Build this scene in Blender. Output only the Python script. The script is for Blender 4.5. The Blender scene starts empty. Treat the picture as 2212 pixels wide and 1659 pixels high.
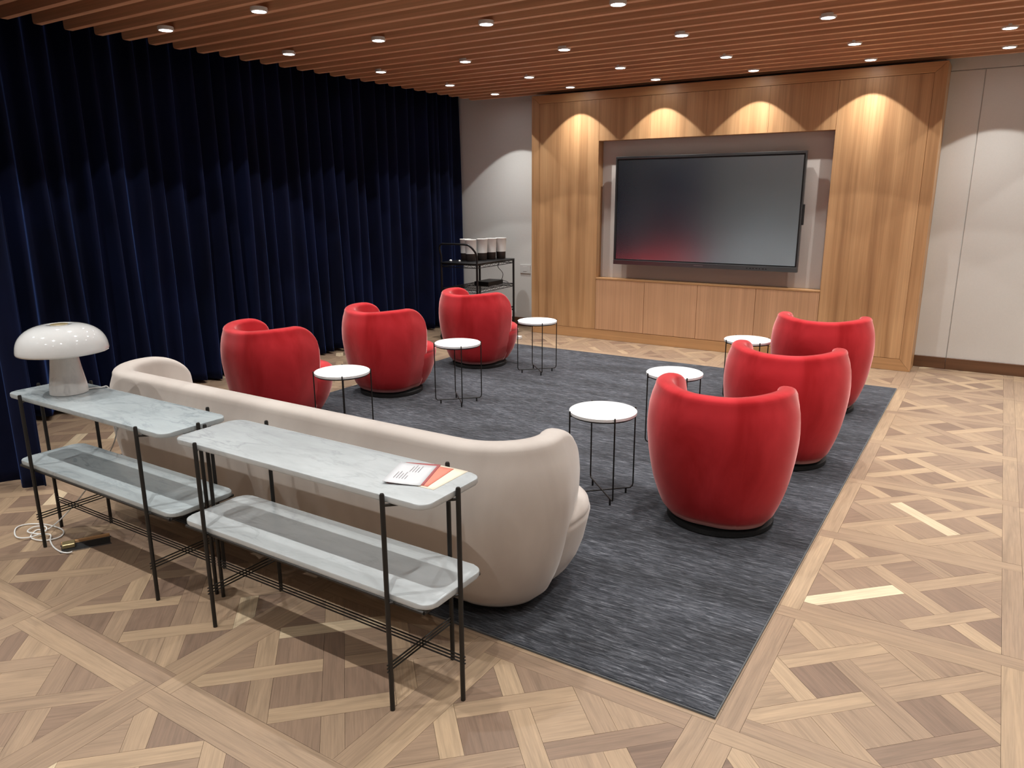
import bpy, bmesh, math, random
from mathutils import Vector, Matrix
R = random.Random(7)
SC = bpy.context.scene
COL = SC.collection

# ------------------------------------------------------------------ camera, world, lamps' power, exposure
YAW, PITCH, ROLL, FPX, EYE = 0.57003499, 0.2468205, 0.00525774, 1613.36, 1.65
f_ = Vector((-math.sin(YAW)*math.cos(PITCH), math.cos(YAW)*math.cos(PITCH), -math.sin(PITCH)))
r_ = Vector((math.cos(YAW), math.sin(YAW), 0)); d_ = f_.cross(r_)
r2 = r_*math.cos(ROLL)+d_*math.sin(ROLL); d2 = -r_*math.sin(ROLL)+d_*math.cos(ROLL)
cam = bpy.data.cameras.new('camera'); camo = bpy.data.objects.new('camera', cam); COL.objects.link(camo)
cam.sensor_width = 36.0; cam.lens = FPX/2212*36; cam.clip_start = .02; cam.clip_end = 100
camo.matrix_world = Matrix(((r2.x, -d2.x, -f_.x, 0), (r2.y, -d2.y, -f_.y, 0), (r2.z, -d2.z, -f_.z, EYE), (0, 0, 0, 1)))
SC.camera = camo
w = bpy.data.worlds.new('world'); SC.world = w; w.use_nodes = True
w.node_tree.nodes['Background'].inputs[0].default_value = (.8, .85, 1, 1)
w.node_tree.nodes['Background'].inputs[1].default_value = .05
SC.view_settings.view_transform = 'Standard'; SC.view_settings.look = 'None'
SC.view_settings.gamma = 1; SC.view_settings.use_curve_mapping = False
SC.view_settings.exposure = 0.0
SPOT_W = 94.0
SPOT_ANGLE = math.radians(91)
LAMP_COL = (1.0, .985, .95)
DISC_STRENGTH = 34.0

# ------------------------------------------------------------------ helpers
def tag(o, label=None, cat=None, group=None, kind=None):
    if label: o['label'] = label
    if cat: o['category'] = cat
    if group: o['group'] = group
    if kind: o['kind'] = kind
    return o
def empty(name, loc, rz=0):
    o = bpy.data.objects.new(name, None); o.empty_display_size = .1
    COL.objects.link(o); o.location = loc; o.rotation_euler = (0, 0, rz); return o
def link(name, me, mat=None, parent=None, loc=None, rot=None):
    o = bpy.data.objects.new(name, me); COL.objects.link(o)
    if mat and not me.materials: me.materials.append(mat)
    if parent: o.parent = parent
    if loc: o.location = loc
    if rot: o.rotation_euler = rot
    return o
class MB:
    """collects shapes, then becomes ONE mesh"""
    def __init__(s): s.bm = bmesh.new()
    def box(s, x0, x1, y0, y1, z0, z1, bev=0, seg=2):
        m = Matrix.Translation(((x0+x1)/2, (y0+y1)/2, (z0+z1)/2)) @ Matrix.Diagonal((x1-x0, y1-y0, z1-z0, 1))
        r = bmesh.ops.create_cube(s.bm, size=1, matrix=m)
        if bev:
            es = {e for v in r['verts'] for e in v.link_edges}
            bmesh.ops.bevel(s.bm, geom=list(es), offset=bev, segments=seg, affect='EDGES', profile=.5)
        return s
    def tube(s, pts, r, n=8, cap=True):
        pts = [Vector(p) for p in pts]; rings = []
        up = None
        for i, p in enumerate(pts):
            a = pts[max(0, i-1)]; b = pts[min(len(pts)-1, i+1)]
            t = (b-a).normalized()
            if up is None:
                up = Vector((0, 0, 1)) if abs(t.z) < .9 else Vector((1, 0, 0))
            u = (up - t*up.dot(t))
            if u.length < 1e-5: u = t.orthogonal()
            u.normalize(); up = u; v = t.cross(u)
            rr = r[i] if isinstance(r, (list, tuple)) else r
            rings.append([s.bm.verts.new(p+(u*math.cos(2*math.pi*k/n)+v*math.sin(2*math.pi*k/n))*rr) for k in range(n)])
        for A, B in zip(rings, rings[1:]):
            for k in range(n): s.bm.faces.new((A[k], A[(k+1) % n], B[(k+1) % n], B[k]))
        if cap:
            s.bm.faces.new(rings[0][::-1]); s.bm.faces.new(rings[-1])
        return s
    def lathe(s, prof, n=32, cx=0, cy=0, close=False):
        rings = []
        for r, z in prof:
            if r < 1e-6: rings.append([s.bm.verts.new((cx, cy, z))])
            else: rings.append([s.bm.verts.new((cx+r*math.cos(2*math.pi*k/n), cy+r*math.sin(2*math.pi*k/n), z)) for k in range(n)])
        seq = list(zip(rings, rings[1:]))
        if close: seq.append((rings[-1], rings[0]))
        for A, B in seq:
            for k in range(n):
                a0, a1 = A[k % len(A)], A[(k+1) % n % len(A)]; b0, b1 = B[k % len(B)], B[(k+1) % n % len(B)]
                vs = []
                for v in (a0, a1, b1, b0):
                    if v not in vs: vs.append(v)
                if len(vs) > 2: s.bm.faces.new(vs)
        return s
    def grid(s, rows, closed_u=False, closed_v=False):
        V = [[s.bm.verts.new(p) for p in r] for r in rows]
        n, m = len(V), len(V[0])
        for i in range(n if closed_u else n-1):
            for j in range(m if closed_v else m-1):
                s.bm.faces.new((V[i][j], V[(i+1) % n][j], V[(i+1) % n][(j+1) % m], V[i][(j+1) % m]))
        return V
    def prism(s, poly, z0, z1, bev=0):
        a = [s.bm.verts.new((x, y, z0)) for x, y in poly]; b = [s.bm.verts.new((x, y, z1)) for x, y in poly]
        n = len(poly); s.bm.faces.new(a[::-1]); top = s.bm.faces.new(b)
        for i in range(n): s.bm.faces.new((a[i], a[(i+1) % n], b[(i+1) % n], b[i]))
        if bev: bmesh.ops.bevel(s.bm, geom=list({e for v in a+b for e in v.link_edges if e.verts[0].co.z == e.verts[1].co.z}), offset=bev, segments=3, affect='EDGES', profile=.5)
        return s
    def mesh(s, name, mat, smooth=False):
        bmesh.ops.recalc_face_normals(s.bm, faces=s.bm.faces)
        me = bpy.data.meshes.new(name); s.bm.to_mesh(me); s.bm.free()
        if mat: me.materials.append(mat)
        if smooth:
            for p in me.polygons: p.use_smooth = not (smooth == 'edges' and abs(p.normal.z) > .995)
            if smooth != 'all': 
                try: me.set_sharp_from_angle(angle=math.radians(40))
                except Exception: pass
        return me
    def build(s, name, mat, parent=None, smooth=False, loc=None, rot=None):
        return link(name, s.mesh(name, mat, smooth), None, parent, loc, rot)
def copy_tree(o, parent=None):
    c = o.copy(); COL.objects.link(c)
    if parent: c.parent = parent
    for ch in list(o.children): copy_tree(ch, c)
    return c
def rrect(x0, x1, y0, y1, r, n=6):
    P = []
    for cx, cy, a0 in ((x1-r, y1-r, 0), (x0+r, y1-r, 90), (x0+r, y0+r, 180), (x1-r, y0+r, 270)):
        for j in range(n+1):
            a = math.radians(a0+90*j/n); P.append((cx+r*math.cos(a), cy+r*math.sin(a)))
    return P

# ------------------------------------------------------------------ materials
class NT:
    def __init__(s, name, rough=.5, col=(.8, .8, .8), **kw):
        s.m = bpy.data.materials.new(name); s.m.use_nodes = True
        s.t = s.m.node_tree; s.b = s.t.nodes['Principled BSDF']
        s.b.inputs['Base Color'].default_value = (*col, 1); s.b.inputs['Roughness'].default_value = rough
        for k, v in kw.items():
            k = k.replace('_', ' ')
            s.b.inputs[k].default_value = v
    def n(s, typ, **kw):
        x = s.t.nodes.new(typ)
        for k, v in kw.items():
            if k in x.inputs: x.inputs[k].default_value = v
            else: setattr(x, k, v)
        return x
    def l(s, a, ao, b, bi): s.t.links.new(a.outputs[ao], b.inputs[bi])
    def ramp(s, stops, mode='LINEAR'):
        x = s.n('ShaderNodeValToRGB'); cr = x.color_ramp; cr.interpolation = mode
        while len(cr.elements) < len(stops): cr.elements.new(.5)
        for e, (p, c) in zip(cr.elements, stops): e.position = p; e.color = (*c, 1) if len(c) == 3 else c
        return x
    def coords(s, scale=(1, 1, 1), src='Object', rot=(0, 0, 0)):
        tc = s.n('ShaderNodeTexCoord'); mp = s.n('ShaderNodeMapping')
        mp.inputs['Scale'].default_value = scale; mp.inputs['Rotation'].default_value = rot
        s.l(tc, src, mp, 'Vector'); return mp
    def noise(s, vec, scale=5, detail=3, rough=.5, dist=0):
        x = s.n('ShaderNodeTexNoise'); x.inputs['Scale'].default_value = scale; x.inputs['Detail'].default_value = detail
        x.inputs['Roughness'].default_value = rough; x.inputs['Distortion'].default_value = dist
        if vec: s.l(vec, 0, x, 'Vector')
        return x
    def mix(s, a, b, fac, mode='MIX'):
        x = s.n('ShaderNodeMix'); x.data_type = 'RGBA'; x.blend_type = mode
        for i, v in ((6, a), (7, b)):
            if isinstance(v, tuple): x.inputs[i].default_value = (*v, 1)
            else: s.t.links.new(v, x.inputs[i])
        if isinstance(fac, float): x.inputs[0].default_value = fac
        else: s.t.links.new(fac, x.inputs[0])
        return x.outputs[2]
    def bump(s, node, out=0, strength=.2, dist=.01):
        b = s.n('ShaderNodeBump'); b.inputs['Strength'].default_value = strength; b.inputs['Distance'].default_value = dist
        s.l(node, out, b, 'Height'); s.l(b, 0, s.b, 'Normal')
    def col(s, sock): s.t.links.new(sock, s.b.inputs['Base Color'])

def plain(name, col, rough=.5, **kw): return NT(name, rough, col, **kw).m
M = {}
M['black_metal'] = plain('black_metal', (.018, .016, .014), .45, Metallic=.3)
M['cart_black'] = plain('cart_black', (.010, .010, .011), .4, Metallic=.3)
M['rubber'] = plain('rubber', (.008, .008, .008), .6)
M['white_plastic'] = plain('white_plastic', (.75, .75, .73), .35)
M['white_paper'] = plain('white_paper', (.60, .61, .63), .6)
M['ink'] = plain('ink', (.30, .28, .28), .7)
M['rose_paper'] = plain('rose_paper', (.42, .12, .12), .6)
M['salmon_paper'] = plain('salmon_paper', (.72, .24, .17), .6)
M['cream_paper'] = plain('cream_paper', (.78, .70, .56), .6)
M['steel'] = plain('steel', (.35, .35, .36), .35, Metallic=1.0)
M['brass'] = plain('brass', (.42, .33, .17), .35, Metallic=.6)
M['cup_dark'] = plain('cup_dark', (.035, .022, .018), .6)
M['cup_white'] = plain('cup_white', (.80, .80, .78), .5)
M['tabletop'] = plain('tabletop', (.86, .87, .87), .3)
M['opal_glass'] = plain('opal_glass', (.66, .665, .66), .08, Coat_Weight=.5)
M['dark_void'] = plain('dark_void', (.02, .014, .012), .9)
M['subfloor'] = plain('subfloor', (.05, .035, .025), .9)

def emit(name, col, st):
    t = NT(name); t.b.inputs['Emission Color'].default_value = (*col, 1); t.b.inputs['Emission Strength'].default_value = st; return t.m
M['lamp_disc'] = emit('lamp_disc', (.93, .97, 1.0), DISC_STRENGTH)

def floor_wood():
    t = NT('oak_parquet', .42)
    at = t.n('ShaderNodeAttribute', attribute_name='tone')
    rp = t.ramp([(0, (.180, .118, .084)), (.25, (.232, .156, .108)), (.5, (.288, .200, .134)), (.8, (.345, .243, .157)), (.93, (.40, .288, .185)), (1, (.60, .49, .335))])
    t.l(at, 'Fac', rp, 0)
    uv = t.n('ShaderNodeUVMap'); mp = t.n('ShaderNodeMapping'); mp.inputs['Scale'].default_value = (1.6, 22, 1)
    t.l(uv, 0, mp, 0)
    n1 = t.noise(mp, 1.6, 5, .6, 1.2)
    g = t.ramp([(.3, (.80, .80, .80)), (.5, (1, 1, 1)), (.72, (1.16, 1.15, 1.13))]); t.l(n1, 0, g, 0)
    mp2 = t.n('ShaderNodeMapping'); mp2.inputs['Scale'].default_value = (3, 90, 1); t.l(uv, 0, mp2, 0)
    n2 = t.noise(mp2, 2, 3, .6); g2 = t.ramp([(.35, (.9, .9, .9)), (.6, (1.06, 1.06, 1.06))]); t.l(n2, 0, g2, 0)
    a = t.mix(rp.outputs[0], g.outputs[0], 1.0, 'MULTIPLY'); b = t.mix(a, g2.outputs[0], 1.0, 'MULTIPLY'); t.col(b)
    t.bump(n2, 0, .06, .002)
    return t.m
M['parquet'] = floor_wood()

def veneer(name, dark, mid, light, axis='Z', rough=.45, sc=1.0):
    t = NT(name, rough)
    s = {'Z': (9*sc, 9*sc, .35*sc), 'X': (.35*sc, 9*sc, 9*sc)}[axis]
    oi = t.n('ShaderNodeObjectInfo')
    tc = t.n('ShaderNodeTexCoord'); ad = t.n('ShaderNodeVectorMath', operation='ADD')
    ml = t.n('ShaderNodeMath', operation='MULTIPLY'); ml.inputs[1].default_value = 37.0
    t.l(oi, 'Random', ml, 0); t.l(tc, 'Object', ad, 0); t.l(ml, 0, ad, 1)
    mp = t.n('ShaderNodeMapping'); mp.inputs['Scale'].default_value = s; t.l(ad, 0, mp, 0)
    n1 = t.noise(mp, 1.1, 4, .55, .3); rp = t.ramp([(.28, dark), (.5, mid), (.72, light)]); t.l(n1, 0, rp, 0)
    mp2 = t.n('ShaderNodeMapping'); mp2.inputs['Scale'].default_value = tuple(v*7 if v > 1 else v*2 for v in s); t.l(ad, 0, mp2, 0)
    n2 = t.noise(mp2, 1.3, 3, .6); g = t.ramp([(.3, (.88, .87, .86)), (.65, (1.07, 1.07, 1.07))]); t.l(n2, 0, g, 0)
    t.col(t.mix(rp.outputs[0], g.outputs[0], 1.0, 'MULTIPLY')); t.bump(n2, 0, .05, .002)
    return t.m
M['veneer'] = veneer('oak_veneer', (.34, .175, .078), (.50, .280, .130), (.60, .355, .175))
M['veneer_h'] = veneer('oak_veneer_rail', (.44, .24, .105), (.50, .275, .122), (.55, .31, .14), 'X')
M['door_veneer'] = veneer('oak_door_veneer', (.50, .285, .155), (.55, .315, .175), (.60, .345, .195))
M['slat'] = veneer('slat_timber', (.62, .33, .185), (.76, .42, .24), (.86, .50, .30), 'X', .5)
M['baseboard'] = veneer('dark_oak_baseboard', (.10, .045, .02), (.13, .06, .028), (.16, .075, .035), 'X')

def wallpaint(name, col):
    t = NT(name, .75); mp = t.coords((1, 1, 1)); n = t.noise(mp, 90, 2, .6)
    g = t.ramp([(.3, tuple(c*.97 for c in col)), (.7, col)]); t.l(n, 0, g, 0); t.col(g.outputs[0]); t.bump(n, 0, .08, .003); return t.m
M['wall'] = wallpaint('wall_fabric', (.66, .645, .61))
M['wall_white'] = wallpaint('wall_white_paint', (.80, .80, .775))
M['wall_rear'] = wallpaint('wall_rear_paint', (.66, .655, .64))
M['niche'] = wallpaint('niche_paint', (.57, .52, .48))

def marble(name, base, vein, amt, seed):
    t = NT(name, .22); mp = t.coords((1, 1, 1), rot=(0, 0, .5)); mp.inputs['Location'].default_value = (seed, seed*.7, 0)
    mp.inputs['Scale'].default_value = (1.6, 5.0, 3)
    n0 = t.noise(mp, 2.2, 4, .6, .6)
    ab = t.n('ShaderNodeMath', operation='SUBTRACT'); ab.inputs[1].default_value = .5; t.l(n0, 0, ab, 0)
    a2 = t.n('ShaderNodeMath', operation='ABSOLUTE'); t.l(ab, 0, a2, 0)
    rp = t.ramp([(0, (1, 1, 1)), (.012, (.55, .55, .55)), (.05, (0, 0, 0))]); t.l(a2, 0, rp, 0)
    mp3 = t.coords((1.2, 2.6, 2)); n3 = t.noise(mp3, 2.0, 3, .5); r3 = t.ramp([(.38, (0, 0, 0)), (.66, (1, 1, 1))]); t.l(n3, 0, r3, 0)
    vm = t.mix(rp.outputs[0], r3.outputs[0], 1.0, 'MULTIPLY')
    fac = t.n('ShaderNodeMath', operation='MULTIPLY'); fac.inputs[1].default_value = amt; t.t.links.new(vm, fac.inputs[0])
    n4 = t.noise(t.coords((1, 3, 1), rot=(0, 0, .35)), 5, 5, .65); r4 = t.ramp([(.35, tuple(c*.91 for c in base)), (.62, base)]); t.l(n4, 0, r4, 0)
    t.col(t.mix(r4.outputs[0], vein, fac.outputs[0])); return t.m
M['marble_near'] = marble('pale_marble', (.48, .51, .52), (.28, .30, .31), .65, 3.1)
M['marble_far'] = marble('veined_marble', (.40, .445, .46), (.19, .23, .25), .85, 8.4)
M['lamp_marble'] = marble('lamp_marble', (.74, .73, .71), (.40, .40, .40), .5, 5.2)

def velvet(name, deep, nap, sheen, tint, amt=1.0, scale=5):
    t = NT(name, .85); mp = t.coords((1, 1, .45))
    n = t.noise(mp, scale, 4, .55, .6); rp = t.ramp([(.36, deep), (.66, nap)]); t.l(n, 0, rp, 0); t.col(rp.outputs[0])
    t.b.inputs['Sheen Weight'].default_value = sheen; t.b.inputs['Sheen Roughness'].default_value = .38
    t.b.inputs['Sheen Tint'].default_value = (*tint, 1); t.b.inputs['Specular IOR Level'].default_value = .15
    n2 = t.noise(t.coords((1, 1, 1)), 400, 2, .6); t.bump(n2, 0, .15, .002)
    return t.m
M['red_velvet'] = velvet('red_velvet', (.38, .010, .014), (.53, .026, .034), .85, (1, .55, .53))
M['beige_velvet'] = velvet('beige_velvet', (.50, .445, .405), (.58, .525, .48), .45, (1, .98, .95), scale=3)
M['navy_velvet'] = velvet('navy_velvet', (.0025, .0038, .016), (.004, .007, .032), .34, (.16, .32, 1), scale=2.5)

def rug_mat():
    t = NT('rug_wool', .95); mp = t.coords((4.0, 34, 6)); n = t.noise(mp, 3.2, 5, .72, .8)
    rp = t.ramp([(.34, (.012, .014, .018)), (.48, (.036, .039, .047)), (.58, (.080, .084, .097)), (.70, (.20, .205, .225))]); t.l(n, 0, rp, 0)
    mp2 = t.coords((.6, 2.2, 1)); n2 = t.noise(mp2, 2.0, 3, .6); g = t.ramp([(.35, (.62, .62, .62)), (.65, (1.22, 1.22, 1.22))]); t.l(n2, 0, g, 0)
    t.col(t.mix(rp.outputs[0], g.outputs[0], 1.0, 'MULTIPLY')); t.b.inputs['Specular IOR Level'].default_value = .1
    t.b.inputs['Sheen Weight'].default_value = .15
    t.bump(n, 0, .5, .006); return t.m
M['rug'] = rug_mat()
M['rug_edge'] = plain('rug_edge', (.10, .105, .11), .9)
M['screen'] = plain('screen_glass', (.50, .62, .72), .21, Metallic=1.0)
M['bezel'] = plain('bezel', (.16, .17, .175), .28, Metallic=.9)

# ------------------------------------------------------------------ the shell of the room
CEIL = 2.80
RX0, RX1, RY0, RY1 = -6.25, 3.0, -1.6, 8.23
def struct(name, x0, x1, y0, y1, z0, z1, mat):
    return tag(MB().box(x0, x1, y0, y1, z0, z1).build(name, mat), kind='structure')
floor = struct('floor', RX0-.1, RX1+.1, RY0-.1, RY1+.1, -.10, -.012, M['subfloor'])
wall_back = struct('wall_back', RX0-.1, RX1+.1, RY1, RY1+.1, 0, 3.05, M['wall'])
wall_left = struct('wall_left', RX0-.1, RX0, RY0, RY1, 0, 3.05, M['wall_rear'])
wall_right = struct('wall_right', RX1, RX1+.1, RY0, RY1, 0, 3.05, M['wall_rear'])
wall_rear = struct('wall_rear', RX0-.1, RX1+.1, RY0-.1, RY0, 0, 3.05, M['wall_rear'])
ceiling = struct('ceiling', RX0-.1, RX1+.1, RY0-.1, RY1+.1, 3.0, 3.1, M['dark_void'])

# slats of the ceiling: one timber each, rounded at their lower left end
def slat_mesh(length):
    m = MB(); h, t, r = .165, .046, .026
    prof = [(0, h), (0, r)]
    for j in range(1, 6):
        a = math.radians(90*j/5); prof.append((r-r*math.cos(a), r-r*math.sin(a)))
    prof += [(length, 0), (length, h)]
    A = [m.bm.verts.new((x, 0, z)) for x, z in prof]; B = [m.bm.verts.new((x, t, z)) for x, z in prof]
    m.bm.faces.new(A); m.bm.faces.new(B[::-1])
    for i in range(len(prof)): m.bm.faces.new((A[i], B[i], B[(i+1) % len(prof)], A[(i+1) % len(prof)]))
    return m.mesh('slat', M['slat'])
slat_me = slat_mesh(RX1+5.74)
y = 2.70-.212*19
while y < 8.15:
    link('slat', slat_me, None, ceiling, (-5.74+R.uniform(-.006, .006), y, CEIL)); y += .212

# back wall: lining panels beside the wood unit, baseboards
UX0, UX1, UY = -4.757, -.547, 7.88
def lining(x0, x1, z0, z1, mt=None):
    MB().box(x0, x1, RY1-.014, RY1+.001, z0, z1, .0015, 1).build('wall_lining_panel', mt or M['wall'], wall_back)
lining(UX1-.05, -.281, .105, 2.715); lining(-.273, .905, .105, 2.715); lining(.913, RX1, .105, 2.715)
lining(UX1-.05, RX1, 2.722, 2.999)
lining(RX0, UX0+.05, .105, 2.999, M['wall_white'])
def baseboard(name, x0, x1, y0, y1): tag(MB().box(x0, x1, y0, y1, 0, .112, .003, 1).build(name, M['baseboard']), kind='structure')
baseboard('baseboard_back', UX1+.001, -.277, RY1-.03, RY1-.0145); baseboard('baseboard_back', -.275, RX1-.001, RY1-.03, RY1-.0145)
baseboard('baseboard_back', RX0+.001, UX0-.001, RY1-.03, RY1-.0145)

# ------------------------------------------------------------------ parquet, board by board
PT, X0, Y0 = .8505, -2.268, 1.236        # panel pitch and one joint crossing
FW, SW = .077, .1075                      # frame board width; lattice strip width in diagonal units
SP = (PT-2*FW)/2                          # distance of side mid-points
def clip(poly, a, b, c):                  # keep a*x+b*y<=c
    out = []
    for i in range(len(poly)):
        p, q = poly[i], poly[(i+1) % len(poly)]
        dp = a*p[0]+b*p[1]-c; dq = a*q[0]+b*q[1]-c
        if dp <= 1e-9: out.append(p)
        if (dp < -1e-9 and dq > 1e-9) or (dp > 1e-9 and dq < -1e-9):
            t = dp/(dp-dq); out.append((p[0]+t*(q[0]-p[0]), p[1]+t*(q[1]-p[1])))
    return out
def area(p): return abs(sum(p[i][0]*p[(i+1) % len(p)][1]-p[(i+1) % len(p)][0]*p[i][1] for i in range(len(p))))/2 if len(p) > 2 else 0
def uvbox(u0, u1, v0, v1):                # u=y-x (across the (1,1) strips), v=y+x
    p = [(-SP, -SP), (SP, -SP), (SP, SP), (-SP, SP)]
    for a, b, c in ((-1, 1, u1), (1, -1, -u0), (1, 1, v1), (-1, -1, -v0)): p = clip(p, a, b, c)
    return p
PANEL = []                                # (polygon, grain angle, kind)
h = SP+FW; g = SP
PANEL.append(([(-h, -h), (-g, -h), (-g, g), (-h, g)], 90, 'f'))
PANEL.append(([(-h, g), (g, g), (g, h), (-h, h)], 0, 'f'))
PANEL.append(([(g, -g), (h, -g), (h, h), (g, h)], 90, 'f'))
PANEL.append(([(-g, -h), (h, -h), (h, -g), (-g, -g)], 0, 'f'))
e = SW/2; S1 = SP; BIG = 2
PANEL += [(uvbox(-e, e, -BIG, -e), 45, 's'), (uvbox(-e, e, e, BIG), 45, 's'), (uvbox(S1-e, S1+e, -S1+e, S1-e), 45, 's'), (uvbox(-S1-e, -S1+e, -S1+e, S1-e), 45, 's')]
PANEL += [(uvbox(-S1+e, S1-e, -e, e), 135, 's'), (uvbox(S1+e, BIG, -e, e), 135, 's'), (uvbox(-BIG, -S1-e, -e, e), 135, 's')]
for s_ in (-1, 1):
    PANEL += [(uvbox(e, BIG, s_*S1-e, s_*S1+e), 135, 's'), (uvbox(-BIG, -e, s_*S1-e, s_*S1+e), 135, 's')]
IV = [(-BIG, -S1-e), (-S1+e, -e), (e, S1-e), (S1+e, BIG)]
for i, (a, b) in enumerate(IV):
    for j, (c, d) in enumerate(IV):
        p = uvbox(a, b, c, d)
        if area(p) > 1e-4: PANEL.append((p, R.choice((45, 135)), 'q'))
def shrink(poly, k=.0005):
    cx = sum(p[0] for p in poly)/len(poly); cy = sum(p[1] for p in poly)/len(poly)
    n = len(poly); out = []
    A = sum(poly[i][0]*poly[(i+1) % n][1]-poly[(i+1) % n][0]*poly[i][1] for i in range(n))
    sg = 1 if A > 0 else -1
    L = []
    for i in range(n):
        p, q = poly[i], poly[(i+1) % n]; dx, dy = q[0]-p[0], q[1]-p[1]; l = math.hypot(dx, dy) or 1
        nx, ny = sg*dy/l, -sg*dx/l; L.append((nx, ny, nx*p[0]+ny*p[1]-k))
    for i in range(n):
        a, b = L[i-1], L[i]; D = a[0]*b[1]-a[1]*b[0]
        out.append(poly[i] if abs(D) < 1e-6 else ((a[2]*b[1]-b[2]*a[1])/D, (a[0]*b[2]-b[0]*a[2])/D))
    return out
RUG = (-4.70, -.574, 2.105, 7.10)
def project(x, y):
    v = Vector((x, y, -EYE)); z = v.dot(f_)
    if z < .3: return None
    return 1106+FPX*v.dot(r2)/z, 829.5+FPX*v.dot(d2)/z
boards = []
for ix in range(-6, 8):
    for iy in range(-6, 10):
        cx = X0+PT*(ix+.5); cy = Y0+PT*(iy+.5)
        for poly, ang, kd in PANEL:
            P = [(cx+x, cy+y) for x, y in poly]
            for a, b, c in ((1, 0, RX1), (-1, 0, -RX0), (0, 1, RY1), (0, -1, -RY0)):
                if P: P = clip(P, a, b, c)
            if len(P) < 3 or area(P) < 2e-4: continue
            if all(RUG[0]+.02 < x < RUG[1]-.02 and RUG[2]+.02 < y < RUG[3]-.02 for x, y in P): continue
            mx = sum(p[0] for p in P)/len(P); my = sum(p[1] for p in P)/len(P)
            if kd == 'q': tone = R.choice((.05, .15, .25, .35, .45, .62))+R.uniform(-.05, .05)
            elif kd == 's': tone = R.choice((.35, .5, .6, .7, .8, .85))+R.uniform(-.05, .05)
            else: tone = R.choice((.4, .5, .55, .65, .75))+R.uniform(-.05, .05)
            if kd == 's' and R.random() < .05: tone = .97
            Q = [project(*p) for p in P]
            pa = 0
            if all(Q) and all(-200 < q[0] < 2400 and -100 < q[1] < 1800 for q in Q):
                cl = Q
                for a, b, c in ((1, 0, 2212), (-1, 0, 0), (0, 1, 1659), (0, -1, 0)): cl = clip(cl, a, b, c) if cl else cl
                pa = area(cl) if cl else 0
            boards.append([pa, P, ang, tone, (mx, my)])
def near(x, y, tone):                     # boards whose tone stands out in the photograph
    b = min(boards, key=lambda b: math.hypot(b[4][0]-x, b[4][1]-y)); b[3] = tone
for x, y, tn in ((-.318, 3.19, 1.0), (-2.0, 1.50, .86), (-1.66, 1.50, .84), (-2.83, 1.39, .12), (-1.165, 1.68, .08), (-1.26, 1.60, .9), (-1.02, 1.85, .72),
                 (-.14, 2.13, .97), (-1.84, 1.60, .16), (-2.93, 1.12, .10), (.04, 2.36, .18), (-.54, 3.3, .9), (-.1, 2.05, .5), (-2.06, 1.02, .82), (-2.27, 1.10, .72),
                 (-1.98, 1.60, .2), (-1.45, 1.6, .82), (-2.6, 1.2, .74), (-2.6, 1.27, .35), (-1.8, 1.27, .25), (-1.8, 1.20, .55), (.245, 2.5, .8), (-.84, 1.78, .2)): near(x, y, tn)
boards.sort(key=lambda b: -b[0])
def add_board(bm, uvl, tl, P, ang, tone, cx, cy, dz):
    P = shrink(P); n = len(P)
    a = math.radians(ang); ca, sa = math.cos(a), math.sin(a); ox, oy = R.uniform(0, 60), R.uniform(0, 60)
    lo = [bm.verts.new((x-cx, y-cy, -.0121)) for x, y in P]; hi = [bm.verts.new((x-cx, y-cy, dz)) for x, y in P]
    fs = [bm.faces.new(hi)]+[bm.faces.new((lo[i], lo[(i+1) % n], hi[(i+1) % n], hi[i])) for i in range(n)]
    for v in lo+hi: v[tl] = tone
    for f in fs:
        for lp in f.loops:
            x, y = lp.vert.co.x+cx, lp.vert.co.y+cy; lp[uvl].uv = (x*ca+y*sa+ox, -x*sa+y*ca+oy)
def new_bm():
    bm = bmesh.new(); return bm, bm.loops.layers.uv.new('UVMap'), bm.verts.layers.float.new('tone')
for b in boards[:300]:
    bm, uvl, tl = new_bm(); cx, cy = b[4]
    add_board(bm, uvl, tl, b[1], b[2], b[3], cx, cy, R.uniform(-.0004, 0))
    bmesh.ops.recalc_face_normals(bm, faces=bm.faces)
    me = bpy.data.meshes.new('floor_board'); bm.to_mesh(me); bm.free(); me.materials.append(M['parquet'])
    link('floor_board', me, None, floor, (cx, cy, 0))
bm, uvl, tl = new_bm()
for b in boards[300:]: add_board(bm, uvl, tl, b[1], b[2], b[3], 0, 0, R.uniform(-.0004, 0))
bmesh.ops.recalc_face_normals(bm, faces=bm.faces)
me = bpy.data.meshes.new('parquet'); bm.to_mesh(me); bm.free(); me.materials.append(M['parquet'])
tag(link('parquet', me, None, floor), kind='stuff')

# ------------------------------------------------------------------ wood wall unit with the screen niche
unit = empty('wall_unit', ((UX0+UX1)/2, UY, 0)); tag(unit, 'honey brown wood veneered wall unit framing the recessed screen niche', 'wall unit')
ox, oy = (UX0+UX1)/2, UY
def upart(name, x0, x1, y0, y1, z0, z1, mat, bev=.0015, par=unit):
    return MB().box(x0-ox, x1-ox, y0-oy, y1-oy, z0, z1, bev, 1).build(name, mat, par)
NX0, NX1, NZ0, NZ1, UT = -3.885, -1.42, .722, 2.238, 2.765
BX, RZ = .098, .115
upart('carcass', UX0+.01, NX0-.02, UY+.02, 8.213, .002, UT-.004, M['veneer'])
upart('carcass', NX1+.02, UX1-.01, UY+.02, 8.213, .002, UT-.004, M['veneer'])
upart('carcass', NX0-.02, NX1+.02, UY+.02, 8.213, .002, NZ0-.02, M['veneer'])
upart('carcass', NX0-.02, NX1+.02, UY+.02, 8.213, NZ1+.02, UT-.004, M['veneer'])
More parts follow.
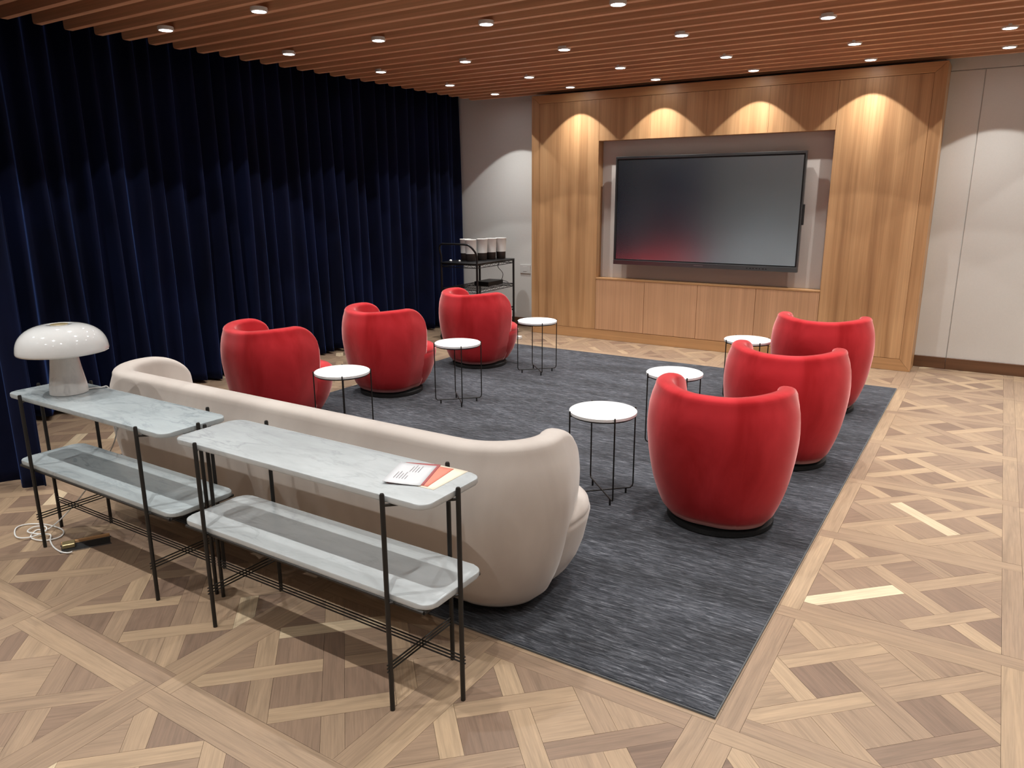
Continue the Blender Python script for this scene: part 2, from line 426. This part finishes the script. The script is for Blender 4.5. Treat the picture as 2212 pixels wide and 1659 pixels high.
def rail(pts, mat, name='frame_rail'):   # mitred board in the x-z plane
    m = MB(); A = [m.bm.verts.new((x-ox, 0, z)) for x, z in pts]; B = [m.bm.verts.new((x-ox, .022, z)) for x, z in pts]
    m.bm.faces.new(A); m.bm.faces.new(B[::-1])
    for i in range(4): m.bm.faces.new((A[i], B[i], B[(i+1) % 4], A[(i+1) % 4]))
    return m.build(name, mat, unit)
q = .0015
rail([(UX0, 0.002), (UX0+BX, RZ), (UX0+BX, UT-.09), (UX0, UT)], M['veneer'])
rail([(UX1, 0.002), (UX1-BX, RZ), (UX1-BX, UT-.09), (UX1, UT)], M['veneer'])
rail([(UX0+q, 0.002), (UX1-q, 0.002), (UX1-BX-q, RZ-q), (UX0+BX+q, RZ-q)], M['veneer_h'])
rail([(UX0+q, UT), (UX1-q, UT), (UX1-BX-q, UT-.09+q), (UX0+BX+q, UT-.09+q)], M['veneer_h'])
upart('side_panel', UX0-.0, UX0+.0102, UY+.0225, 8.213, .002, UT, M['veneer']); upart('side_panel', UX1-.0102, UX1, UY+.0225, 8.213, .002, UT, M['veneer'])
SEAMS = [NX0, -3.280, -2.667, -2.045, NX1]
zi, zt = RZ+q, UT-.09-q
upart('veneer_panel', UX0+BX+q, NX0-q, UY+.002, UY+.022, zi, zt, M['veneer'])
upart('veneer_panel', NX1+q, UX1-BX-q, UY+.002, UY+.022, zi, zt, M['veneer'])
for a, b in zip(SEAMS, SEAMS[1:]):
    upart('veneer_panel', a+q*.4, b-q*.4, UY+.002, UY+.022, NZ1, zt, M['veneer'])
    upart('cupboard_door', a+q*1.3, b-q*1.3, UY+.002, UY+.022, zi+.002, NZ0-.020, M['door_veneer'])
upart('niche_back', NX0, NX1, 8.0, 8.012, NZ0, NZ1, M['niche'])
upart('niche_side', NX0-.0185, NX0, UY+.003, 8.012, NZ0-.018, NZ1+.018, M['veneer']); upart('niche_side', NX1, NX1+.0185, UY+.003, 8.012, NZ0-.018, NZ1+.018, M['veneer'])
upart('niche_sill', NX0+.001, NX1-.001, UY, 8.0, NZ0-.018, NZ0, M['veneer_h']); upart('niche_top', NX0+.001, NX1-.001, UY+.023, 8.0, NZ1, NZ1+.018, M['veneer_h'])

# the screen
tv = empty('television', (-2.655, 7.95, 1.475)); tag(tv, 'large dark wall mounted flat screen in the niche of the wood wall', 'television')
TW, TH = 1.005, .585
MB().box(-TW+.03, TW-.03, -.045, .005, -TH+.04, TH-.04, .006).build('housing', M['rubber'], tv)
MB().box(-.35, .35, .005, .049, -.25, .25, .003).build('wall_bracket', M['black_metal'], tv)
for nm, a in (('bezel_top', (-TW, TW, -.09, -.045, TH-.026, TH)), ('bezel_side', (-TW, -TW+.014, -.09, -.045, -TH+.05, TH-.026)), ('bezel_side', (TW-.014, TW, -.09, -.045, -TH+.05, TH-.026)), ('bezel_bottom', (-TW, TW, -.092, -.045, -TH, -TH+.05))):
    MB().box(*a, .003, 2).build(nm, M['bezel'], tv)
MB().box(-TW+.0135, TW-.0135, -.080, -.046, -TH+.0495, TH-.0255).build('screen_border', M['rubber'], tv)
MB().box(-TW+.026, TW-.026, -.083, -.0795, -TH+.062, TH-.038, .001, 1).build('screen', M['screen'], tv)
MB().box(TW-.002, TW+.016, -.08, -.05, -.12, .08, .004).build('pen_tray', M['rubber'], tv)
m = MB()
for k in range(7): m.box(.50+k*.032, .515+k*.032+(.006 if k % 2 else 0), -.0935, -.0915, -TH+.018, -TH+.026)
m.build('control_marks', M['rubber'], tv)
MB().box(-.06, .04, -.0935, -.0915, -TH+.022, -TH+.030).build('badge', M['steel'], tv)

# socket on the left piece of the back wall
so = empty('wall_socket', (-5.05, 8.214, .74)); tag(so, 'white socket plate on the pale wall behind the black trolley', 'socket')
for nm, a in (('plate', (-.075, .075, -.010, .001, -.055, .055, .003)), ('insert', (-.03, .03, -.013, -.009, -.03, .03, .002))): MB().box(*a).build(nm, M['white_plastic'], so)

# ------------------------------------------------------------------ downlights
def make_downlight():
    t = empty('downlight', (0, 0, 0))
    MB().lathe([(.0545, 0.0), (.054, -.010), (.050, -.013), (.0445, -.0130), (.0440, -.006), (.0445, .0)], 28).build('trim_ring', M['white_plastic'], t, True)
    MB().lathe([(0, -.001), (.0535, -.001), (.0535, .012), (0, .012)], 24).build('housing', M['white_plastic'], t)
    MB().lathe([(0, -.0125), (.030, -.0123), (.0435, -.0105)], 24).build('lens', M['lamp_disc'], t)
    L = bpy.data.lights.new('bulb', 'SPOT'); L.energy = SPOT_W; L.color = LAMP_COL; L.spot_size = SPOT_ANGLE; L.spot_blend = .08; L.shadow_soft_size = .009
    L.use_nodes = True; nt = L.node_tree; em = nt.nodes['Emission']      # a reflector lamp: strongest straight down
    tc = nt.nodes.new('ShaderNodeTexCoord'); sp = nt.nodes.new('ShaderNodeSeparateXYZ'); ab = nt.nodes.new('ShaderNodeMath'); ab.operation = 'ABSOLUTE'
    pw = nt.nodes.new('ShaderNodeMath'); pw.operation = 'POWER'; pw.inputs[1].default_value = 4.2
    nt.links.new(tc.outputs['Normal'], sp.inputs[0]); nt.links.new(sp.outputs['Z'], ab.inputs[0]); nt.links.new(ab.outputs[0], pw.inputs[0]); nt.links.new(pw.outputs[0], em.inputs['Strength'])
    lo = bpy.data.objects.new('bulb', L); COL.objects.link(lo); lo.parent = t; lo.location = (0, 0, -.022)
    return t
LX = [-5.11, -4.125, -3.14, -2.155, -1.14, -.118, .90, 1.90]
LY = [7.64, 6.78, 5.705, 4.595, 3.49, 2.40, .95, -.06]
ROWN = ['ceiling row nearest the wood wall', 'second ceiling row from the wood wall', 'third ceiling row from the wood wall', 'fourth ceiling row from the wood wall', 'fifth ceiling row from the wood wall']
COLN = ['first', 'second', 'third', 'fourth', 'fifth', 'sixth']
NVIS = [6, 6, 6, 4, 2]
dl0 = make_downlight()
first = True; dimmed = None
for j, y in enumerate(LY):
    for i, x in enumerate(LX):
        o = dl0 if first else copy_tree(dl0); first = False
        o.location = (x, y, CEIL)
        if -.5 < y < .5 or 1.5 < y < 2.5:                                   # two rows near the consoles are dimmed
            if dimmed is None: dimmed = [c for c in o.children if c.type == 'LIGHT'][0].data.copy(); dimmed.energy = SPOT_W*.65
            [c for c in o.children if c.type == 'LIGHT'][0].data = dimmed
        if j < 5 and i < NVIS[j]: lab = 'white downlight, %s from the curtain in the %s' % (COLN[i], ROWN[j])
        else: lab = 'round white downlight in the slat ceiling beyond the edge of the picture'
        tag(o, lab, 'downlight', 'round downlights in the slatted ceiling')

# ------------------------------------------------------------------ curtains
def curtain(name, p0, p1, label, seed, amp=.06, top=2.98, wl=(.10, .20)):
    rr = random.Random(seed); p0 = Vector(p0); p1 = Vector(p1); L = (p1-p0).length; t = (p1-p0)/L; nrm = Vector((t.y, -t.x, 0))
    knots = [0.0]; amps = []
    while knots[-1] < L: knots.append(knots[-1]+rr.uniform(*wl)); amps.append(rr.uniform(.55, 1.15))
    rows = []; N = int(L*90)
    zs = [.015, .10, .3, .6, 1.0, 1.4, 1.8, 2.2, 2.6, top]
    for i in range(N+1):
        s = L*i/N; k = max(j for j in range(len(knots)) if knots[j] <= s); k = min(k, len(amps)-1)
        u = (s-knots[k])/(knots[k+1]-knots[k]); row = []
        for z in zs:
            sw = .5-.5*math.cos(2*math.pi*u); sw = sw**1.5
            a = amp*amps[k]*(1.0+.35*(1-z/top)); d = 2*a*sw + .018*math.sin(s*2.3+z*.5) + .012*(1-z/top)*math.sin(s*11+seed)
            sh = .018*math.sin(z*1.3+k*2.1)*math.sin(math.pi*u)*(1-z/top)*1.5
            hz = z + (.012*math.sin(s*6+seed)+.012 if z < .05 else 0)
            row.append(p0+t*(s+sh)+nrm*(d-amp)+Vector((0, 0, hz)))
        rows.append(row)
    m = MB(); m.grid(rows); me = m.mesh(name, M['navy_velvet'], 'all')
    o = link(name, me); md = o.modifiers.new('cloth', 'SOLIDIFY'); md.thickness = .006; md.offset = -1
    return tag(o, label, 'curtain')
curtain('curtain', (-6.00, 1.98, 0), (-6.00, 8.17, 0), 'floor length navy velvet curtain hanging along the whole left wall', 3)
curtain('curtain', (-5.85, 1.83, 0), (-4.50, 1.93, 0), 'short return of navy velvet curtain behind the mushroom lamp at left', 9, .045, wl=(.14, .2))

# ------------------------------------------------------------------ rug
rug = empty('rug', ((RUG[0]+RUG[1])/2, (RUG[2]+RUG[3])/2, 0)); tag(rug, 'large dark grey wool rug under the seating group', 'rug')
hx, hy = (RUG[1]-RUG[0])/2, (RUG[3]-RUG[2])/2
MB().box(-hx+.004, hx-.004, -hy+.004, hy-.004, .0006, .011, .003, 2).build('pile', M['rug'], rug)
m = MB()
for a in ((-hx, hx, -hy, -hy+.004), (-hx, hx, hy-.004, hy), (-hx, -hx+.004, -hy+.004, hy-.004), (hx-.004, hx, -hy+.004, hy-.004)): m.box(*a, .0004, .008)
m.build('binding', M['rug_edge'], rug)

# ------------------------------------------------------------------ upholstery
PROF = [(.035, .150), (.045, .128), (.06, .113), (.09, .092), (.16, .062), (.25, .035), (.36, .014), (.46, .002), (.54, 0), (.62, .008), (.68, .022), (.74, .045)]
def off(z, prof=PROF):
    for (a, b), (c, d) in zip(prof, prof[1:]):
        if z <= c: 
            t = max(0, min(1, (z-a)/(c-a))); return b+(d-b)*t
    return prof[-1][1]
def plan_path(W, D, r, front, n):
    hw = W/2; yb = -D; pts = []; L1 = front-(yb+r); Lc = math.pi*r/2; Lb = W-2*r; tot = 2*L1+2*Lc+Lb
    for i in range(n+1):
        s = tot*i/n
        if s < L1: pts.append((hw, front-s, 1, 0))
        elif s < L1+Lc:
            a = (s-L1)/r; pts.append((hw-r+r*math.cos(a), yb+r-r*math.sin(a), math.cos(a), -math.sin(a)))
        elif s < L1+Lc+Lb: pts.append((hw-r-(s-L1-Lc), yb, 0, -1))
        elif s < L1+2*Lc+Lb:
            a = (s-L1-Lc-Lb)/r; pts.append((-hw+r-r*math.sin(a), yb+r-r*math.cos(a), -math.sin(a), -math.cos(a)))
        else: pts.append((-hw, yb+r+(s-L1-2*Lc-Lb), -1, 0))
    return pts, tot
def shell_mesh(W, D, r, front, H, narrow, mat, n=120, DR=.19, fall=.19, T=.09, dip=0.0, zb=.06, seams=()):
    pts, tot = plan_path(W, D, r, front, n); rows = []
    for i, (x, y, nx, ny) in enumerate(pts):
        s = tot*i/n; e = min(s, tot-s)
        u = max(0., 1-e/fall); k = max(0., 1-u**2.2)**.5; h = H-DR+DR*k
        mm = abs(s-tot/2)/(tot*.34)
        if mm < 1: h -= dip*math.cos(mm*math.pi/2)**2
        u2 = max(0., 1-e/.07); t = T*math.sqrt(max(.03, 1-u2**2))
        lean = narrow*max(0., 1-e/(front+D*.6))**2
        for q_ in seams:
            lean += .0035*max(0, 1-abs(s-q_*tot)/.012)
        hc = t*.36; zt = h-hc; row = []
        for j in range(15):
            z = zb+(zt-zb)*j/14; d = off(z)+lean; row.append((x-nx*d, y-ny*d, z))
        dt = off(zt)+lean
        for j in range(1, 10):
            a = math.pi*j/10; ca = math.cos(a); d = dt+t/2-(t/2)*math.copysign(abs(ca)**.8, ca); row.append((x-nx*d, y-ny*d, zt+hc*math.sin(a)**.8))
        for j in range(5):
            z = zt+(.20-zt)*j/4 if zt > .2 else zt-.02*j
            d = dt+t+.02*j; row.append((x-nx*d, y-ny*d, z))
        rows.append(row)
    m = MB(); V = m.grid(rows, False, True)
    m.bm.faces.new(V[0]); m.bm.faces.new(V[-1][::-1])
    return m.mesh('backrest', mat, 'all')
def seat_mesh(W, yb, yf, r, mat, zt=.40, zb=.06, n=48):
    rings = []
    for z, d in [(zb, .128), (zb+.012, .108), (.09, .085), (.15, .05), (.22, .025), (.30, .008), (.340, 0), (.349, .006), (.352, .004), (.372, .008), (.392, .030), (zt, .07), (zt+.010, .18), (zt+.012, .26)]:
        hw = W/2-d; y0 = yb+d; y1 = yf-d; rr = max(.02, r-d); ring = []
        for cx, cy, a0 in ((hw-rr, y1-rr, 0), (-hw+rr, y1-rr, 90), (-hw+rr, y0+rr, 180), (hw-rr, y0+rr, 270)):
            for j in range(n//4):
                a = math.radians(a0+90*j/(n//4-1)); ring.append((cx+rr*math.cos(a), cy+rr*math.sin(a), z))
        rings.append(ring)
    m = MB(); V = m.grid(rings, False, True); m.bm.faces.new(V[-1]); m.bm.faces.new(V[0][::-1])
    bmesh.ops.remove_doubles(m.bm, verts=m.bm.verts, dist=1e-5)
    return m.mesh('seat', mat, 'all')
def make_armchair():
    t = empty('armchair', (0, 0, 0))
    link('backrest', shell_mesh(.769, .38, .346, .14, .746, .055, M['red_velvet'], dip=.022, zb=.045, seams=(.37,)), None, t)
    link('seat', seat_mesh(.64, -.26, .415, .30, M['red_velvet'], zb=.045), None, t)
    MB().lathe([(0, .0), (.262, .0), (.27, .006), (.27, .028), (.258, .034), (.235, .037), (.235, .052), (0, .052)], 48).build('swivel_base', M['rubber'], t, True)
    return t
ch0 = make_armchair(); ZR = .0112
for k, (x, y, a, lab) in enumerate(((-1.05, 3.651, 1.7, 'red velvet tub armchair nearest the camera on the right'), (-1.0, 4.765, 3, 'middle red velvet tub armchair of the right hand three'), (-1.05, 6.136, 4, 'red velvet tub armchair at right, closest to the wood wall'),
        (-4.425, 3.658, -6.5, 'red velvet tub armchair just behind the beige sofa on the left'), (-4.291, 4.749, -9.5, 'middle red velvet tub armchair of the left hand three'), (-4.255, 6.032, -12.8, 'red velvet tub armchair in front of the black trolley'))):
    o = ch0 if k == 0 else copy_tree(ch0)
    o.location = (x, y, ZR); o.rotation_euler = (0, 0, math.radians(a)); tag(o, lab, 'armchair', 'red tub armchairs around the rug')
sofa = empty('sofa', (-2.689, 2.429, ZR)); tag(sofa, 'long pale beige velvet sofa with rounded ends behind the marble consoles', 'sofa')
link('backrest', shell_mesh(2.869, .378, .37, .21, .752, .10, M['beige_velvet'], n=240, DR=.22, fall=.24, T=.11, zb=.035, seams=(.215, .785)), None, sofa)
link('seat', seat_mesh(2.79, -.26, .445, .33, M['beige_velvet'], n=64), None, sofa)
MB().prism(rrect(-1.22, 1.22, -.20, .26, .18), .0, .062).build('plinth', M['rubber'], sofa)

# ------------------------------------------------------------------ side tables
def make_table():
    t = empty('side_table', (0, 0, 0)); r = .186; H = .50
    MB().lathe([(0, H), (r-.005, H), (r-.001, H-.003), (r-.001, H-.017), (r-.004, H-.020), (0, H-.020)], 56).build('tabletop', M['tabletop'], t, True)
    R1_ = r+.0035
    for a in (45, 135):
        A = math.radians(a); c, s = math.cos(A), math.sin(A); z0 = .030 if a == 45 else .036
        P = [(R1_, H+.003), (R1_, .055), (R1_-.004, .04), (R1_-.016, z0), (R1_-.03, z0)]
        pts = [(c*x, s*x, z) for x, z in P]+[(-c*x, -s*x, z) for x, z in P[::-1]]
        MB().tube(pts, .0042, 8).build('wire_leg', M['black_metal'], t, True)
        for sg in (1, -1):
            x = sg*(R1_-.042); MB().tube([(c*x, s*x, 0), (c*x, s*x, z0)], .006, 8).build('foot', M['rubber'], t)
    m = MB(); n = 40; m.tube([( (r-.012)*math.cos(2*math.pi*k/n), (r-.012)*math.sin(2*math.pi*k/n), H-.0245) for k in range(n+1)], .004, 6)
    for a in (45, 135, 225, 315):
        A = math.radians(a); m.tube([((r-.012)*math.cos(A), (r-.012)*math.sin(A), H-.0245), (R1_*math.cos(A), R1_*math.sin(A), H-.0245)], .004, 6)
    m.build('support_ring', M['black_metal'], t, True)
    return t
tb0 = make_table()
for k, (x, y, lab) in enumerate(((-1.703, 3.58, 'round white side table between the sofa end and the nearest red armchair'), (-1.693, 4.64, 'round white side table half hidden behind the nearest right armchair'), (-1.608, 6.06, 'round white side table beside the far right armchair'),
        (-3.62, 3.52, 'round white side table whose feet are hidden by the sofa back'), (-3.553, 4.735, 'round white side table beside the middle left armchair'), (-3.56, 6.0, 'round white side table closest to the black trolley'))):
    o = tb0 if k == 0 else copy_tree(tb0)
    o.location = (x, y, ZR); tag(o, lab, 'side table', 'round white side tables on the rug')

# ------------------------------------------------------------------ consoles
def make_console(mat, cx, label):
    t = empty('console_table', (cx, 1.748, 0)); tag(t, label, 'console table', 'marble consoles behind the sofa')
    for z in (.755, .42):
        m = MB(); m.prism(rrect(-.622, .622, -.152, .152, .045, 8), z-.020, z, .004)
        o = m.build('marble_top' if z > .5 else 'marble_shelf', mat, t, 'edges')
    LEG = [(-.462, -.165), (.464, -.165), (.632, 0), (.464, .165), (-.462, .165), (-.632, 0)]
    for x, y in LEG:
        MB().tube([(x, y, 0), (x, y, .762), (x, y, .767)], [.0082, .0082, .006], 10).build('leg', M['black_metal'], t, True)
    for z in (.728, .393):
        for a, b, c in ((4, 5, 0), (1, 2, 3)):
            MB().tube([(*LEG[a], z), (*LEG[b], z), (*LEG[c], z)], .0055, 6).build('bracket', M['black_metal'], t, True)
        if z < .5:
            m = MB()
            for s in (-1, 1): m.tube([(-.60, s*.149, z), (.60, s*.149, z)], .007, 6)
            for s in (-1, 1): m.tube([(s*.60, -.149, z), (s*.60, .149, z)], .007, 6)
            m.build('support_frame', M['black_metal'], t, True)
    for k in range(3):
        z = .150+k*.0125
        MB().tube([(-.645, 0, z-.006), (.645, 0, z-.006)], .0030, 6).build('stretcher_rod', M['black_metal'], t, True)
        for x in (-.462, .464): MB().tube([(x, -.180, z), (x, .178, z)], .0030, 6).build('stretcher_rod', M['black_metal'], t, True)
    return t
con1 = make_console(M['marble_near'], -1.957, 'two tier marble console on thin black legs, the one holding the papers')
con2 = make_console(M['marble_far'], -3.263, 'two tier marble console on thin black legs, the one carrying the white lamp')
con1.location.x = -1.955; con2.location.x = -3.262

# ------------------------------------------------------------------ mushroom lamp
lamp = empty('table_lamp', (-3.624, 1.757, .7553)); tag(lamp, 'white mushroom shaped table lamp with marble foot on the far console', 'lamp')
MB().lathe([(0, 0), (.079, 0), (.082, .002), (.0818, .006), (.079, .04), (.066, .12), (.058, .185), (.056, .222), (0, .222)], 48).build('marble_base', M['lamp_marble'], lamp, True)
prof = []
for j in range(0, 15):
    a = math.radians(90*j/14); prof.append((.043+.150*math.cos(a)**.92 if j < 14 else .040, .200+.128*math.sin(a)**.85))
inner = [(max(r-.006, .036), z-.006) for r, z in prof[::-1]]
inner[-1] = (.186, .199)
prof[0] = (.192, .199); prof.insert(1, (.1935, .206))
MB().lathe(prof+inner, 64, close=True).build('shade', M['opal_glass'], lamp, 'all')
MB().lathe([(0, .3285), (.036, .3285), (.040, .3265), (.040, .322), (0, .322)], 32).build('cap', M['brass'], lamp, True)
MB().lathe([(0, .223), (.022, .223), (.022, .29), (.010, .322), (0, .322)], 16).build('stem', M['steel'], lamp, True)
def spline(pts, n=8):
    P = [Vector(p) for p in pts]; P = [P[0]]+P+[P[-1]]; out = []
    for i in range(1, len(P)-2):
        a, b, c, d = P[i-1:i+3]
        for k in range(n):
            t = k/n; out.append(.5*((2*b)+(c-a)*t+(2*a-5*b+4*c-d)*t*t+(3*b-a-3*c+d)*t**3))
    out.append(P[-2]); return out
lx, ly, lz = lamp.location
cp = [(-3.60, 1.83, .759), (-3.57, 1.88, .760), (-3.56, 1.905, .758), (-3.562, 1.925, .70), (-3.60, 1.945, .60), (-3.63, 1.96, .52), (-3.70, 1.955, .40), (-3.80, 1.88, .22), (-3.86, 1.77, .08),
      (-3.91, 1.69, .006), (-3.95, 1.655, .005), (-3.90, 1.60, .005), (-3.83, 1.59, .009), (-3.78, 1.62, .006), (-3.77, 1.68, .005), (-3.84, 1.725, .005), (-3.96, 1.71, .010), (-4.06, 1.67, .005), (-4.075, 1.62, .005), (-4.02, 1.58, .005), (-3.93, 1.555, .009),
      (-3.87, 1.59, .013), (-3.88, 1.66, .013), (-3.94, 1.69, .013), (-3.99, 1.66, .010), (-3.95, 1.61, .014), (-3.86, 1.625, .017), (-3.82, 1.655, .012), (-3.76, 1.625, .007), (-3.68, 1.60, .005), (-3.60, 1.592, .005), (-3.555, 1.602, .006), (-3.535, 1.615, .012)]
cord = MB().tube([(p.x-lx, p.y-ly, p.z-lz) for p in spline(cp)], .0035, 6).build('cord', M['white_plastic'], lamp, True)
MB().tube([(-3.612-lx, 1.949-ly, .575-lz), (-3.618-lx, 1.953-ly, .555-lz), (-3.630-lx, 1.958-ly, .525-lz), (-3.634-lx, 1.960-ly, .51-lz)], [.006, .011, .011, .006], 10).build('inline_switch', M['white_plastic'], cord, True)

# floor socket with its raised lid
fb = empty('floor_socket', (-3.575, 1.70, 0)); tag(fb, 'open floor socket with raised wooden lid below the far console', 'floor socket')
a = math.radians(62)
b_ = MB(); b_.box(-.105, .105, -.042, .042, .0002, .0022, .0005, 1); b_.build('well', M['rubber'], fb, rot=(0, 0, a))
b_ = MB(); b_.box(-.11, .11, .040, .046, .0002, .005); b_.box(-.11, .11, -.046, -.040, .0002, .005); b_.build('rim', M['steel'], fb, rot=(0, 0, a))
b_ = MB(); b_.box(-.105, .105, .046, .062, .0004, .016, .001, 1); b_.build('lid', M['veneer_h'], fb, rot=(0, 0, a))
b_ = MB(); b_.box(-.100, -.045, -.005, .044, .002, .024, .003, 1); b_.build('hinge_block', M['brass'], fb, rot=(0, 0, a))

# ------------------------------------------------------------------ papers on the near console
def sheet(name, mat, hx_, hy_, w_, l_, ang, z, label, curl=.0):
    t = empty(name, (hx_, hy_, z), math.radians(ang)); tag(t, label, 'leaflet', 'fanned papers on the near console')
    m = MB(); rows = []
    for i in range(7):
        u = i/6; rows.append([(-w_*(1-u), l_*v/6, curl*(1-u)**2*1.0) for v in range(7)])
    m.grid(rows); o = m.build('page', mat, t, 'all')
    md = o.modifiers.new('thick', 'SOLIDIFY'); md.thickness = .0009; md.offset = 1
    return t
sheet('leaflet', M['cream_paper'], -1.392, 1.712, .125, .190, 1, .7553, 'cream paper at the right of the fanned leaflets')
sheet('leaflet', M['salmon_paper'], -1.424, 1.722, .115, .172, 8, .7566, 'salmon pink leaflet between the cream and the white papers')
sheet('leaflet', M['rose_paper'], -1.440, 1.722, .125, .190, 21, .7580, 'dark rose card edge showing just under the white leaflet')
wp = sheet('leaflet', M['white_paper'], -1.446, 1.712, .128, .180, 21, .7595, 'white printed leaflet lying uppermost on the near console', .006)
m = MB()
for bx, y0, ls in ((-.105, .040, (.052, .060, .046, .058, .030)), (-.072, .105, (.050, .062, .048, .058))):
    for k, ln in enumerate(ls):
        x = bx+k*.0095; zz = .006*(x/-.128)**2+.0012
        m.box(x, x+.0018, y0, y0+ln, zz-.0003, zz+.0002)
m.build('printed_lines', M['ink'], wp)

# ------------------------------------------------------------------ trolley
cart = empty('trolley', (-5.20, 7.38, 0), math.radians(3)); tag(cart, 'black wire shelf trolley against the pale wall by the curtain', 'trolley')
CX, CY = .245, .42
for sx in (-1, 1):
    for sy in (-1, 1):
        MB().tube([(sx*CX, sy*CY, .09), (sx*CX, sy*CY, .895)], .0125, 10).build('post', M['cart_black'], cart, True)
        w_ = MB(); w_.lathe([(0, -.012), (.030, -.012), (.036, -.006), (.036, .006), (.030, .012), (0, .012)], 20)
        bmesh.ops.rotate(w_.bm, verts=w_.bm.verts, matrix=Matrix.Rotation(math.pi/2, 3, 'Y'))
        wo = w_.build('wheel', M['rubber'], cart, True, loc=(sx*CX, sy*CY-.015, .0365))
        MB().box(-.017, -.013, -.012, .02, 0, .058).box(.013, .017, -.012, .02, 0, .058).box(-.017, .017, -.012, .02, .05, .060).build('fork', M['steel'], wo)
def shelf(z, solid):
    m = MB(); z0 = z
    for zz in (z0, z0-.032):
        m.tube([(-CX, -CY, zz), (CX, -CY, zz), (CX, CY, zz), (-CX, CY, zz), (-CX, -CY, zz)], .0042, 6)
    for sx in (-1, 1):
        n = 16; m.tube([(sx*CX, -CY+2*CY*k/n, z0-(.032 if k % 2 else 0)) for k in range(n+1)], .0025, 5)
    for sy in (-1, 1):
        n = 10; m.tube([(-CX+2*CX*k/n, sy*CY, z0-(.032 if k % 2 else 0)) for k in range(n+1)], .0025, 5)
    for k in range(1, 16):
        x = -CX+2*CX*k/16; m.tube([(x, -CY, z0+.003), (x, CY, z0+.003)], .0022, 5)
    for k in range(1, 4): m.tube([(-CX, -CY+2*CY*k/4, z0-.003), (CX, -CY+2*CY*k/4, z0-.003)], .003, 5)
    s_ = m.build('wire_shelf', M['cart_black'], cart, True)
    if solid: MB().box(-CX-.012, CX+.012, -CY-.012, CY+.012, z+.006, z+.022, .006).build('tray', M['cart_black'], cart, True)
for z, s in ((.885, True), (.60, False), (.31, False), (.12, False)): shelf(z, s)
hp = spline([(-CX, -CY, .89), (-CX, -CY, .98), (-CX, -CY-.03, 1.07), (-CX+.05, -CY-.06, 1.115), (-CX+.12, -CY-.065, 1.12), (CX-.12, -CY-.065, 1.12), (CX-.05, -CY-.06, 1.10), (CX, -CY-.03, 1.03), (CX, -CY, .96), (CX, -CY, .89)])
MB().tube(hp, .0115, 10).build('handle', M['cart_black'], cart, True)
ZT = .885+.0225
cups = [(-5.20, 7.23), (-5.325, 7.30), (-5.17, 7.42), (-5.145, 7.575), (-5.10, 7.72)]
labs = ['tall white and brown cup at the handle end of the trolley, front of the pair', 'tall white and brown cup half hidden at the handle end of the trolley', 'tall white and brown cup, second along the trolley edge', 'tall white and brown cup, third along the trolley edge', 'tall white and brown cup farthest from the trolley handle']
for k, (x, y) in enumerate(cups):
    if k == 0:
        c0 = empty('cup', (x, y, ZT)); c = c0
        MB().lathe([(0, 0), (.052, 0), (.055, .004), (.0575, .085), (0, .085)], 28).build('sleeve', M['cup_dark'], c0, True)
        MB().lathe([(0, .0855), (.060, .0855), (.0665, .240), (.069, .243), (.0685, .248), (.063, .246), (.056, .14), (0, .138)], 28).build('cup_body', M['cup_white'], c0, True)
    else: c = copy_tree(c0)
    c.location = (x, y, ZT); tag(c, labs[k], 'cup', 'tall cups on the black trolley')
for k, (x, y, s, lab) in enumerate(((-5.37, 7.06, .018, 'small pale knob on the trolley top near the handle'), (-5.27, 7.10, .014, 'small pale knob on the trolley top beside the cups'))):
    o = MB().lathe([(0, 0), (s*.8, 0), (s, s*.6), (s*.6, s*1.2), (0, s*1.3)], 12).build('bottle_cap', M['white_plastic'], None, True, loc=(x, y, ZT)); tag(o, lab, 'cap', 'small caps on the trolley')
box = empty('media_player', (-5.12, 7.48, .6055), math.radians(3)); tag(box, 'flat black electronics box on the middle shelf of the trolley', 'electronics box')
MB().box(-.10, .10, -.17, .17, .004, .055, .004).build('case', M['cart_black'], box)
for sx in (-1, 1):
    for sy in (-1, 1): MB().tube([(sx*.08, sy*.14, 0), (sx*.08, sy*.14, .005)], .01, 8).build('foot', M['rubber'], box)
MB().tube(spline([(.02, .165, .03), (.03, .24, .03), (.05, .25, .12), (.0, .22, .20), (.03, .20, .262)]), .004, 6).build('cable', M['cart_black'], box, True)
MB().tube(spline([(-.02, .168, .03), (.0, .24, .04), (.06, .30, .02), (.10, .30, .006)]), .003, 6).build('cable', M['cart_black'], box, True)
ps = empty('power_lead', (-4.55, 7.35, 0)); tag(ps, 'black power lead with white plug on the floor beside the trolley', 'cable')
MB().tube(spline([(-.45, .55, .006), (-.34, .34, .006), (-.20, .20, .006), (-.10, .06, .006)]), .0055, 6).build('lead', M['rubber'], ps, True)
MB().box(-.14, -.07, .02, .09, .0, .035, .006).build('plug', M['white_plastic'], ps)
